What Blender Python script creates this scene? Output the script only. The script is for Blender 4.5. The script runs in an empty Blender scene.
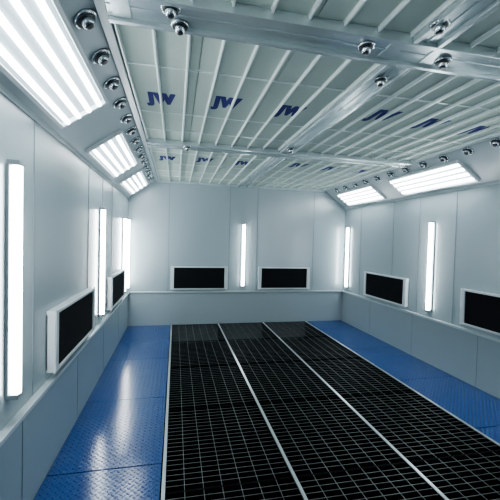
import bpy, bmesh, math
from mathutils import Vector, Matrix

S = bpy.context.scene
COL = S.collection
XL, XR, YB, YF = -0.80, 3.25, 6.17, -1.0
ZT, ZC, INS = 2.22, 2.55, 0.46
LEDGE = 0.60
XC = (XL + XR) / 2
XM = 1.17

# ---------------------------------------------------------------- materials
def new_mat(name):
    m = bpy.data.materials.new(name); m.use_nodes = True
    nt = m.node_tree
    return m, nt, nt.nodes["Principled BSDF"]

def paint(name, col, rough=0.4, metal=0.0, var=0.06, scale=3.0, spec=0.5, bump=0.0, bscale=60):
    m, nt, b = new_mat(name)
    tc = nt.nodes.new("ShaderNodeTexCoord")
    nz = nt.nodes.new("ShaderNodeTexNoise"); nz.inputs["Scale"].default_value = scale
    nz.inputs["Detail"].default_value = 4
    nt.links.new(tc.outputs["Object"], nz.inputs["Vector"])
    mx = nt.nodes.new("ShaderNodeMix"); mx.data_type = 'RGBA'
    mx.inputs[6].default_value = (*[c * (1 - var) for c in col], 1)
    mx.inputs[7].default_value = (*[min(1, c * (1 + var)) for c in col], 1)
    nt.links.new(nz.outputs["Fac"], mx.inputs[0])
    nt.links.new(mx.outputs[2], b.inputs["Base Color"])
    b.inputs["Roughness"].default_value = rough
    b.inputs["Metallic"].default_value = metal
    b.inputs["Specular IOR Level"].default_value = spec
    if bump > 0:
        n2 = nt.nodes.new("ShaderNodeTexNoise"); n2.inputs["Scale"].default_value = bscale
        nt.links.new(tc.outputs["Object"], n2.inputs["Vector"])
        bp = nt.nodes.new("ShaderNodeBump"); bp.inputs["Strength"].default_value = bump
        bp.inputs["Distance"].default_value = 0.01
        nt.links.new(n2.outputs["Fac"], bp.inputs["Height"])
        nt.links.new(bp.outputs["Normal"], b.inputs["Normal"])
    return m

def emit(name, col, strength):
    m, nt, b = new_mat(name)
    b.inputs["Base Color"].default_value = (0.9, 0.9, 0.9, 1)
    b.inputs["Emission Color"].default_value = (*col, 1)
    b.inputs["Emission Strength"].default_value = strength
    return m

M_WALL = paint("painted_wall_panel", (0.315, 0.38, 0.405), 0.25, 0, 0.03, 1.2, 0.75, 0.05, 3)
M_SEAM = paint("panel_seam_grey", (0.17, 0.21, 0.23), 0.5)
M_TRIM = paint("painted_trim", (0.42, 0.485, 0.505), 0.3)
M_ALU = paint("aluminium_frame", (0.80, 0.86, 0.85), 0.35, 0.3, 0.05, 6)
M_BEAM = paint("galvanised_beam", (0.58, 0.65, 0.66), 0.24, 0.6, 0.16, 4)
M_CLOTH = paint("filter_cloth", (0.52, 0.60, 0.55), 0.95, 0, 0.07, 1.5, 0.1, 0.2, 25)
M_LOGO = paint("navy_print", (0.022, 0.028, 0.18), 0.8)
M_WHITE = paint("white_enamel", (0.58, 0.63, 0.65), 0.3)
M_REFL = paint("lamp_reflector_grey", (0.22, 0.26, 0.28), 0.4)
M_FILTER = paint("black_filter_mesh", (0.006, 0.007, 0.009), 0.8, 0, 0.3, 40, 0.2, 0.6, 150)
M_GRATE = paint("dark_steel_grating", (0.006, 0.007, 0.008), 0.6, 0.0, 0.35, 9, 0.1)
M_GTOP = paint("pale_steel_grating_edge", (0.21, 0.235, 0.24), 0.45, 0.4, 0.45, 12)  # paler tone for the thin top strip of each grating bar
M_RAIL = paint("light_steel_rail", (0.50, 0.55, 0.57), 0.3, 0.5, 0.08, 8)
M_PIT = paint("dark_pit", (0.0012, 0.0014, 0.0016), 0.95, 0, 0.3, 5, 0.0)
M_CHROME = paint("chrome", (0.52, 0.56, 0.58), 0.22, 0.95, 0.05)
M_BLACK = paint("black_plastic", (0.012, 0.013, 0.015), 0.3)
M_TUBE = emit("fluorescent_tube", (0.92, 0.98, 1.0), 25.0)
M_TUBE2 = emit("fluorescent_tube_slim", (0.92, 0.98, 1.0), 15.0)

def tread_mat():
    m, nt, b = new_mat("blue_tread_plate")
    N, L = nt.nodes, nt.links
    tc = N.new("ShaderNodeTexCoord"); sp = N.new("ShaderNodeSeparateXYZ")
    L.new(tc.outputs["Object"], sp.inputs[0])
    def mth(op, a, c=None, clamp=False):
        n = N.new("ShaderNodeMath"); n.operation = op; n.use_clamp = clamp
        for i, v in enumerate((a, c)):
            if v is None: continue
            if isinstance(v, (int, float)): n.inputs[i].default_value = v
            else: L.new(v, n.inputs[i])
        return n.outputs[0]
    s = 0.042
    def loz(off, flip):
        px = mth('SUBTRACT', mth('FRACT', mth('ADD', mth('DIVIDE', sp.outputs[0], s), off)), 0.5)
        py = mth('SUBTRACT', mth('FRACT', mth('ADD', mth('DIVIDE', sp.outputs[1], s), off)), 0.5)
        a = mth('ABSOLUTE', mth('ADD', px, py)); c = mth('ABSOLUTE', mth('SUBTRACT', px, py))
        if flip: a, c = c, a
        return mth('SUBTRACT', 1.0, mth('ADD', mth('DIVIDE', a, 0.62), mth('DIVIDE', c, 0.24)), True)
    h = mth('MAXIMUM', loz(50.0, False), loz(50.5, True))
    h = mth('MINIMUM', mth('MULTIPLY', h, 1.6), 1.0)
    bp = N.new("ShaderNodeBump"); bp.inputs["Strength"].default_value = 1.0
    bp.inputs["Distance"].default_value = 0.007
    L.new(h, bp.inputs["Height"]); L.new(bp.outputs["Normal"], b.inputs["Normal"])
    nz = N.new("ShaderNodeTexNoise"); nz.inputs["Scale"].default_value = 1.5
    L.new(tc.outputs["Object"], nz.inputs["Vector"])
    mx = N.new("ShaderNodeMix"); mx.data_type = 'RGBA'
    mx.inputs[6].default_value = (0.012, 0.062, 0.22, 1); mx.inputs[7].default_value = (0.015, 0.075, 0.26, 1)
    L.new(nz.outputs["Fac"], mx.inputs[0]); L.new(mx.outputs[2], b.inputs["Base Color"])
    b.inputs["Roughness"].default_value = 0.17
    b.inputs["Specular IOR Level"].default_value = 0.75
    return m
M_BLUE = tread_mat()

# ---------------------------------------------------------------- mesh helpers
def mesh_obj(name, bm, mats, smooth=False):
    me = bpy.data.meshes.new(name)
    bmesh.ops.recalc_face_normals(bm, faces=bm.faces)
    bm.to_mesh(me); bm.free()
    for m in mats: me.materials.append(m)
    if smooth:
        for p in me.polygons: p.use_smooth = True
    o = bpy.data.objects.new(name, me); COL.objects.link(o)
    return o

def add_box(bm, x0, x1, y0, y1, z0, z1, mi=0, M=None):
    vs = [Vector(p) for p in [(x0,y0,z0),(x1,y0,z0),(x1,y1,z0),(x0,y1,z0),(x0,y0,z1),(x1,y0,z1),(x1,y1,z1),(x0,y1,z1)]]
    if M is not None: vs = [M @ v for v in vs]
    v = [bm.verts.new(p) for p in vs]
    for f in [(0,3,2,1),(4,5,6,7),(0,1,5,4),(1,2,6,5),(2,3,7,6),(3,0,4,7)]:
        bm.faces.new([v[i] for i in f]).material_index = mi

def boxes(name, lst, mats, bevel=0.0, M=None):
    bm = bmesh.new()
    for b in lst: add_box(bm, *b[:6], mi=(b[6] if len(b) > 6 else 0), M=M)
    o = mesh_obj(name, bm, mats)
    if bevel:
        md = o.modifiers.new("bevel", 'BEVEL'); md.width = bevel; md.segments = 2; md.limit_method = 'ANGLE'
    return o

def lathe(name, prof, mats, seg=24):
    bm = bmesh.new(); rings = []
    for r, z in prof:
        rings.append([bm.verts.new((r*math.cos(2*math.pi*i/seg), r*math.sin(2*math.pi*i/seg), z)) for i in range(seg)])
    for a, b in zip(rings, rings[1:]):
        for i in range(seg):
            bm.faces.new([a[i], a[(i+1)%seg], b[(i+1)%seg], b[i]])
    bm.faces.new(rings[0]); bm.faces.new(rings[-1])
    return mesh_obj(name, bm, mats, True)

def struct(o):
    o["kind"] = "structure"; return o
def thing(o, label, cat, group=None):
    o["label"] = label; o["category"] = cat
    if group: o["group"] = group
    return o
def empty(name, loc=(0,0,0), M=None):
    e = bpy.data.objects.new(name, None); COL.objects.link(e); e.empty_display_size = 0.05
    e.matrix_world = M if M is not None else Matrix.Translation(loc)
    return e
def parent(c, p):
    c.parent = p; return c

# ---------------------------------------------------------------- room shell
T = 0.08
def side_wall(name, s):
    X = XL if s < 0 else XR
    l = []
    def bx(d0, d1, y0, y1, z0, z1, mi=0):
        a, b = X - s*d0, X - s*d1
        l.append((min(a,b), max(a,b), y0, y1, z0, z1, mi))
    bx(-T, 0, YF, YB + T, -0.35, ZT)
    for y in (-0.2, 0.83, 1.72, 2.18, 3.43, 4.05, 4.62, 5.55):
        bx(-0.001, 0.003, y - 0.004, y + 0.004, LEDGE, ZT, 1)
    bx(-0.001, 0.020, YF, YB, 0.0, LEDGE - 0.002)
    for y in (-0.1, 0.95, 2.0, 3.05, 4.1, 5.15):
        bx(0.018, 0.0225, y - 0.0025, y + 0.0025, 0, LEDGE - 0.01, 1)
    return struct(boxes(name, l, [M_WALL, M_SEAM]))
side_wall("wall_left", -1); side_wall("wall_right", 1)
l = [(XL - T, XR + T, YB, YB + T, -0.35, ZC + 0.1, 0), (XL, XR, YB - 0.02, YB + 0.001, 0, LEDGE - 0.002, 0)]
for x in (-0.12, 0.96, 1.48, 2.6):
    l.append((x - 0.004, x + 0.004, YB - 0.003, YB, LEDGE, ZC, 1))
struct(boxes("wall_back", l, [M_WALL, M_SEAM]))
struct(boxes("wall_front", [(XL - T, XR + T, YF - T, YF, -0.35, ZC + 0.1)], [M_WALL]))
def cornice(name, s):
    X = XL if s < 0 else XR
    bm = bmesh.new()
    pts = [(X, ZT), (X - s*INS, ZC), (X - s*INS, ZC + T), (X + s*T, ZC + T), (X + s*T, ZT)]
    a = [bm.verts.new((p[0], YF, p[1])) for p in pts]; b = [bm.verts.new((p[0], YB, p[1])) for p in pts]
    bm.faces.new(a); bm.faces.new(b)
    for i in range(5): bm.faces.new([a[i], a[(i+1)%5], b[(i+1)%5], b[i]])
    return struct(mesh_obj(name, bm, [M_TRIM]))
cornice("trim_1", -1); cornice("trim_2", 1)
def ledge(name, b): return struct(boxes(name, b, [M_TRIM], 0.003))
ledge("trim_3", [(XL, XL + 0.045, YF, YB, LEDGE - 0.025, LEDGE)])
ledge("trim_4", [(XR - 0.045, XR, YF, YB, LEDGE - 0.025, LEDGE)])
ledge("trim_5", [(XL + 0.045, XR - 0.045, YB - 0.045, YB, LEDGE - 0.025, LEDGE)])
ledge("trim_6", [(XL, XL + 0.012, YF, YB, ZT - 0.03, ZT + 0.004)])
ledge("trim_7", [(XR - 0.012, XR, YF, YB, ZT - 0.03, ZT + 0.004)])
ledge("trim_8", [(XL + INS - 0.015, XL + INS + 0.03, YF, YB, ZC - 0.03, ZC + 0.002)])
ledge("trim_9", [(XR - INS - 0.03, XR - INS + 0.015, YF, YB, ZC - 0.03, ZC + 0.002)])
ledge("trim_10", [(XL + INS, XR - INS, YB - 0.05, YB, ZC - 0.04, ZC + 0.002)])
struct(boxes("ceiling", [(XL, XR, YF, YB, ZC + 0.03, ZC + 0.1)], [M_CLOTH]))

G = [-0.045, 0.79, 1.635, 2.485]
struct(boxes("floor", [(XL, XR, YF, YB, -0.4, -0.33), (XL, G[0] - 0.015, YF, YB, -0.33, -0.006), (G[3] + 0.015, XR, YF, YB, -0.33, -0.006)], [M_PIT]))

ycuts = [YF, 0.15, 1.3, 2.35, 3.35, 4.45, 5.6, YB - 0.021]
for side, (a, b) in enumerate([(XL + 0.021, G[0] - 0.02), (G[3] + 0.02, XR - 0.021)]):
    for i in range(len(ycuts) - 1):
        o = boxes("floor_plate", [(a, b, ycuts[i] + 0.005, ycuts[i+1] - 0.005, -0.006, 0.0)], [M_BLUE], 0.001)
        thing(o, "glossy blue painted tread plate beside the black grating", "floor plate", "blue tread plates along the walls")
for i, x in enumerate(G):
    w = 0.011
    o = boxes("floor_rail", [(x - w, x + w, YF, YB - 0.021, -0.012, 0.004, 0), (x - w, x + w, YF, YB - 0.021, -0.03, -0.012, 1), (x - 0.03 if i else x - 0.012, x + 0.03 if i < 3 else x + 0.012, YF, YB - 0.021, -0.045, -0.03, 1), (x-0.01, x+0.01, YF, YB-0.021, -0.33, -0.045, 1)], [M_RAIL, M_PIT])
    thing(o, "thin light steel rail between dark floor gratings", "floor rail", "steel rails between gratings")
def grate(x0, x1, y0, y1):
    z0, z1 = -0.010, 0.0
    l = [(x0, x1, y0, y0 + 0.004, z0, z1), (x0, x1, y1 - 0.004, y1, z0, z1), (x0, x0 + 0.004, y0, y1, z0, z1), (x1 - 0.004, x1, y0, y1, z0, z1)]
    n = round((y1 - y0) / 0.052)
    for k in range(1, n):
        y = y0 + (y1 - y0) * k / n
        l.append((x0, x1, y - 0.0016, y + 0.0016, z0, z1 - 0.0025, 0))
        l.append((x0, x1, y - 0.0014, y + 0.0014, z1 - 0.0025, z1 - 0.001, 1))
    n = 7
    for k in range(1, n):
        x = x0 + (x1 - x0) * k / n
        l.append((x - 0.002, x + 0.002, y0, y1, z0 + 0.003, z1 - 0.003, 0))
        l.append((x - 0.0016, x + 0.0016, y0, y1, z1 - 0.003, z1 - 0.0005, 1))
    return boxes("floor_grate", l, [M_GRATE, M_GTOP])
n = 7
for j in range(3):
    src = None
    L0, L1 = YF, YB - 0.022; st = (L1 - L0) / n
    for i in range(n):
        if src is None:
            src = grate(G[j] + 0.012, G[j+1] - 0.012, L0 + 0.002, L0 + st - 0.002)
            o = src
        else:
            o = src.copy(); COL.objects.link(o); o.location.y = st * i
        thing(o, "black steel floor grating panel with open rectangular mesh", "floor grate", "black floor gratings over the pit")

# ---------------------------------------------------------------- ceiling filters, bars, beams
CX = [-0.125, 0.345, 0.845, 1.575, 2.06, 2.55]
bays = [(YF, 1.47, 0.55), (1.65, 3.62, 2.55), (3.78, YB - 0.05, 4.42)]
fc = bpy.data.curves.new("logo_text", 'FONT'); fc.body = "JW"; fc.size = 1.0; fc.offset = 0.055
fc.align_x = 'CENTER'; fc.align_y = 'CENTER'; fc.extrude = 0.002; fc.space_character = 1.22; fc.shear = 0.0
fo = bpy.data.objects.new("logo_text", fc); COL.objects.link(fo)
bpy.context.view_layer.update()
lm = bpy.data.meshes.new_from_object(fo.evaluated_get(bpy.context.evaluated_depsgraph_get()))
bpy.data.objects.remove(fo)
bm = bmesh.new(); bm.from_mesh(lm)
base = bm.verts[:] + bm.edges[:] + bm.faces[:]
for k, dx in enumerate((0.045, -0.045)):
    d = bmesh.ops.duplicate(bm, geom=base)
    for g in d["geom"]:
        if isinstance(g, bmesh.types.BMVert): g.co.x += dx; g.co.z += 0.0008 * (k + 1)
bm.to_mesh(lm); bm.free()
xs = [v.co.x for v in lm.vertices]; ys = [v.co.y for v in lm.vertices]
cx, cy, sx, sy = (min(xs)+max(xs))/2, (min(ys)+max(ys))/2, max(xs)-min(xs), max(ys)-min(ys)
for v in lm.vertices:
    v.co = Vector(((v.co.x-cx)/sx*0.21, -(v.co.y-cy)/sy*0.25, -v.co.z*0.5))
lm.flip_normals()
lm.materials.clear(); lm.materials.append(M_LOGO)
lo, hi = XL + INS + 0.031, XR - INS - 0.031
spans = [(lo, 0.115), (0.115, 0.60), (0.60, XM - 0.03), (XM + 0.03, 1.815), (1.815, 2.305), (2.305, hi)]
offs = [0.06, 0.0, 0.02, -0.10, -0.05, -0.02]
for (y0, y1, ly) in bays:
    for k, (c, (x0, x1)) in enumerate(zip(CX, spans)):
        o = boxes("ceiling_filter", [(x0 + 0.002, x1 - 0.002, y0 + 0.002, y1 - 0.002, ZC, ZC + 0.03)], [M_CLOTH])
        thing(o, "pale grey-green ceiling filter cloth printed with navy letters JW", "ceiling filter", "ceiling filter cloths")
        t = bpy.data.objects.new("printed_logo", lm); COL.objects.link(t)
        t.location = (c, ly + offs[k], ZC - 0.001); t.parent = o; t["label"] = "navy blue JW lettering"
bx = []
for k in range(2):
    a, b = ((lo, XM - 0.075), (XM + 0.075, hi))[k]
    nb = (9, 10)[k]
    for i in range(nb): bx.append(a + 0.012 + (b - a - 0.024) * i / (nb - 1))
for (y0, y1, ly) in bays:
    for x in bx:
        o = boxes("ceiling_batten", [(x - 0.010, x + 0.010, y0, y1, ZC - 0.005, ZC), (x - 0.005, x + 0.005, y0, y1, ZC - 0.022, ZC - 0.003)], [M_ALU], 0.002)
        thing(o, "slim aluminium batten holding the ceiling filter cloth", "ceiling batten", "aluminium battens under ceiling filters")
for y in (0.1, 0.9, 2.1, 2.85, 3.3, 4.15, 4.75, 5.25, 5.7):
    o = boxes("ceiling_rod", [(lo, XM - 0.07, y - 0.004, y + 0.004, ZC - 0.007, ZC), (XM + 0.07, hi, y - 0.004, y + 0.004, ZC - 0.007, ZC)], [M_ALU])
    thing(o, "thin metal cross rod below the ceiling filter cloth", "ceiling rod", "cross rods under ceiling filters")
for y, wd in ((1.56, 0.09), (3.70, 0.075)):
    a, b = XL + INS + 0.03, XR - INS - 0.03
    bl = [(a, b, y - wd + 0.012, y + wd - 0.012, ZC - 0.030, ZC + 0.03),
        (a, b, y - wd - 0.012, y - wd + 0.014, ZC - 0.050, ZC), (a, b, y + wd - 0.014, y + wd + 0.012, ZC - 0.050, ZC),
        (a, b, y - 0.006, y + 0.006, ZC - 0.034, ZC - 0.02)]
    for xx in (XM - 0.12, XM + 0.12, lo + 0.06, hi - 0.06):
        bl.append((xx - 0.04, xx + 0.04, y - wd + 0.02, y + wd - 0.02, ZC - 0.036, ZC - 0.025))
    o = boxes("ceiling_beam", bl, [M_BEAM], 0.002)
    thing(o, "broad galvanised steel cross beam under the ceiling", "ceiling beam")
for (y0, y1, ly) in bays:
    a, b = (y0, y1 - 0.014) if y0 < 0 else (y0 + 0.014, y1 + (-0.014 if y1 < 5 else -0.002))
    o = boxes("ceiling_beam", [(XM - 0.062, XM + 0.062, a, b, ZC - 0.030, ZC + 0.03), (XM - 0.080, XM - 0.056, a, b, ZC - 0.050, ZC), (XM + 0.056, XM + 0.080, a, b, ZC - 0.050, ZC), (XM - 0.006, XM + 0.006, a, b, ZC - 0.034, ZC - 0.02)], [M_BEAM], 0.002)
    thing(o, "galvanised steel beam running lengthwise under the ceiling", "ceiling beam")

# ---------------------------------------------------------------- nozzles
def nozzle(M, r, nm):
    e = empty(nm, M=M)
    base = lathe("flange", [(r*1.0, 0.0), (r*1.0, 0.008), (r*0.92, 0.014), (r*0.76, 0.014)], [M_CHROME]); parent(base, e)
    body = lathe("nozzle_ring", [(r*0.78, 0.010), (r*0.78, 0.016), (r*0.70, 0.018), (r*0.50, 0.012)], [M_BLACK]); parent(body, e)
    lens = lathe("nozzle_head", [(r*0.56, 0.008), (r*0.56, 0.022), (r*0.50, 0.034), (r*0.40, 0.040), (r*0.34, 0.041)], [M_CHROME]); parent(lens, e)
    hole = lathe("nozzle_opening", [(r*0.34, 0.040), (r*0.33, 0.0425), (r*0.2, 0.043), (r*0.05, 0.043)], [M_BLACK]); parent(hole, e)
    return e
def frame_from_axis(loc, d):
    q = Vector(d).normalized().to_track_quat('Z', 'Y')
    return Matrix.Translation(loc) @ q.to_matrix().to_4x4()
def put(src, M):
    o = src.copy(); COL.objects.link(o); o.matrix_world = M
    for ch in list(src.children):
        d = ch.copy(); COL.objects.link(d); d.parent = o
    return o
SLn = Vector((ZC - ZT, 0, -INS)).normalized()
src = None
for i in range(16):
    y = 1.02 + 0.315 * i
    if y > 5.9: break
    d = 0.070
    for s in (-1, 1):
        X = XL if s < 0 else XR
        M = frame_from_axis((X - s*(INS - d), y, ZC - d*(ZC-ZT)/INS - 0.001), (-s*SLn.x, 0, SLn.z))
        if src is None: src = nozzle(M, 0.055, "cornice_nozzle"); o = src
        else: o = put(src, M)
        thing(o, "round chrome nozzle with black ring on the sloped cornice", "nozzle", "round nozzles along the cornices")
src = None
for x, y in ((-0.04, 1.51), (0.0, 1.62), (0.90, 1.55), (XM, 1.84), (1.12, 1.32), (1.36, 1.57), (XM, 3.45), (0.1, 3.70)):
    M = frame_from_axis((x, y, ZC - 0.033), (0, 0, -1))
    if src is None: src = nozzle(M, 0.042, "ceiling_nozzle"); o = src
    else: o = put(src, M)
    thing(o, "round chrome nozzle on a ceiling beam", "nozzle", "round nozzles on the ceiling beams")

# ---------------------------------------------------------------- wall lamps
def wall_lamp():
    e = empty("wall_lamp")
    h = 1.14
    hs = boxes("lamp_housing", [(-0.038, 0.038, 0, 0.008, 0, h), (-0.042, -0.036, 0, 0.014, 0, h), (0.036, 0.042, 0, 0.014, 0, h), (-0.03, 0.03, 0, 0.052, -0.02, 0.005), (-0.03, 0.03, 0, 0.052, h - 0.005, h + 0.02)], [M_REFL], 0.002)
    parent(hs, e)
    bm = bmesh.new(); seg = 16; R = 0.023
    ra = [[bm.verts.new((R*math.cos(2*math.pi*i/seg), 0.010 + R + R*math.sin(2*math.pi*i/seg), z)) for i in range(seg)] for z in (0.006, h - 0.006)]
    for i in range(seg): bm.faces.new([ra[0][i], ra[0][(i+1)%seg], ra[1][(i+1)%seg], ra[1][i]])
    bm.faces.new(ra[0]); bm.faces.new(ra[1])
    tb = mesh_obj("lamp_diffuser", bm, [M_TUBE], True); parent(tb, e)
    return e
def wallM(side, pos, z):
    if side == 'L': return Matrix(((0,1,0,XL),(-1,0,0,pos),(0,0,1,z),(0,0,0,1)))
    if side == 'R': return Matrix(((0,-1,0,XR),(1,0,0,pos),(0,0,1,z),(0,0,0,1)))
    return Matrix(((-1,0,0,pos),(0,-1,0,YB),(0,0,1,z),(0,0,0,1)))
src = None
for sd, p, z in (('L', 1.89, 0.74), ('L', 3.93, 0.69), ('L', 5.55, 0.69), ('L', 5.95, 0.69), ('R', 1.90, 0.69), ('R', 3.80, 0.69), ('R', 5.98, 0.69), ('B', XC, 0.69), ('L', -0.1, 0.69), ('R', -0.1, 0.69)):
    M = wallM(sd, p, z)
    if src is None: src = wall_lamp(); src.matrix_world = M; o = src
    else: o = put(src, M)
    thing(o, "tall slim glowing white wall lamp above the ledge", "lamp", "vertical wall lamps")

# ---------------------------------------------------------------- filter boxes
def fbox(w, h=0.41):
    e = empty("filter_box"); d = 0.06; f = 0.020; g = 0.052
    fr = boxes("box_frame", [(-w/2, w/2, 0, d, 0, f), (-w/2, w/2, 0, d, h - f, h), (-w/2, -w/2 + g, 0, d, f, h - f), (w/2 - g, w/2, 0, d, f, h - f),
         (-w/2, w/2, 0, 0.01, f, h - f),
         (-w/2 - 0.008, -w/2 + 0.01, d - 0.012, d - 0.004, -0.008, h + 0.008), (w/2 - 0.01, w/2 + 0.008, d - 0.012, d - 0.004, -0.008, h + 0.008)], [M_WHITE], 0.002); parent(fr, e)
    fl = boxes("filter_screen", [(-w/2 + g, w/2 - g, 0.01, d - 0.012, f, h - f)], [M_FILTER]); parent(fl, e)
    return e
src = None
for sd, p in (('L', 2.93), ('L', 4.90), ('R', 2.72), ('R', 4.76)):
    M = wallM(sd, p, LEDGE + 0.05)
    if src is None: src = fbox(1.08, 0.40); src.matrix_world = M; o = src
    else: o = put(src, M)
    thing(o, "pale framed black filter box on the side wall", "filter box", "wall filter boxes")
src = None
for p in (0.43, 2.02):
    M = wallM('B', p, LEDGE + 0.035)
    if src is None: src = fbox(1.0); src.matrix_world = M; o = src
    else: o = put(src, M)
    thing(o, "pale framed black filter box on the end wall", "filter box", "wall filter boxes")

# ---------------------------------------------------------------- cornice light fixtures
SL = math.hypot(INS, ZC - ZT)
def cornM(s, y0):
    X = XL if s < 0 else XR
    u = Vector((-s*INS, 0, ZC - ZT)).normalized()
    yv = Vector((0, 1, 0))
    nrm = u.cross(yv)
    if nrm.z > 0: nrm = -nrm
    yy = nrm.cross(u)
    return Matrix(((u.x, yy.x, nrm.x, X), (u.y, yy.y, nrm.y, y0), (u.z, yy.z, nrm.z, ZT), (0,0,0,1)))
def fixture(ln):
    e = empty("cornice_light")
    a, b = 0.055, SL - 0.160; h = ln/2; f = 0.022
    fr = boxes("light_frame", [(a, b, -h, -h + f, 0, 0.03), (a, b, h - f, h, 0, 0.03), (a, a + f, -h + f, h - f, 0, 0.03), (b - f, b, -h + f, h - f, 0, 0.03)], [M_WHITE], 0.002)
    parent(fr, e)
    rf = boxes("light_reflector", [(a + f, b - f, -h + f, h - f, 0, 0.004)], [M_REFL]); parent(rf, e)
    n = 4
    for i in range(n):
        x = a + f + (b - a - 2*f) * (i + 0.5) / n
        bm = bmesh.new(); seg = 12; R = 0.0145
        rr = [[bm.verts.new((x + R*math.cos(2*math.pi*k/seg), y, 0.020 + R*math.sin(2*math.pi*k/seg))) for k in range(seg)] for y in (-h + f + 0.004, h - f - 0.004)]
        for k in range(seg): bm.faces.new([rr[0][k], rr[0][(k+1)%seg], rr[1][(k+1)%seg], rr[1][k]])
        bm.faces.new(rr[0]); bm.faces.new(rr[1])
        t = mesh_obj("fluorescent_tube", bm, [M_TUBE2], True); parent(t, e)
    return e
for y0, y1 in ((1.10, 2.45), (3.08, 4.32), (4.75, 5.90), (-0.75, 0.6)):
    src = None
    for s in (-1, 1):
        M = cornM(s, (y0 + y1)/2)
        if src is None: src = fixture(y1 - y0); src.matrix_world = M; o = src
        else: o = put(src, M)
        thing(o, "pale framed light fixture with four bright tubes on sloped cornice", "light fixture", "cornice light fixtures")

# ---------------------------------------------------------------- world + camera
w = bpy.data.worlds.new("world"); S.world = w; w.use_nodes = True
w.node_tree.nodes["Background"].inputs[0].default_value = (0.5, 0.6, 0.7, 1)
w.node_tree.nodes["Background"].inputs[1].default_value = 0.3
try:
    S.view_settings.look = 'AgX - Medium High Contrast'
except Exception as ex: print(ex)

F = 340.0; th = math.atan(74.5/F); p = math.atan(9.8/F); ro = 0.026; H = 1.54
fw = Vector((math.sin(th)*math.cos(p), math.cos(th)*math.cos(p), -math.sin(p)))
r0 = Vector((math.cos(th), -math.sin(th), 0)); u0 = r0.cross(fw)
R = math.cos(ro)*r0 + math.sin(ro)*u0; U = -math.sin(ro)*r0 + math.cos(ro)*u0
cam = bpy.data.cameras.new("camera"); co = bpy.data.objects.new("camera", cam); COL.objects.link(co)
cam.sensor_width = 36; cam.sensor_fit = 'HORIZONTAL'; cam.lens = F/500*36; cam.clip_start = 0.02
co.matrix_world = Matrix(((R.x, U.x, -fw.x, 0), (R.y, U.y, -fw.y, 0), (R.z, U.z, -fw.z, H), (0,0,0,1)))
S.camera = co
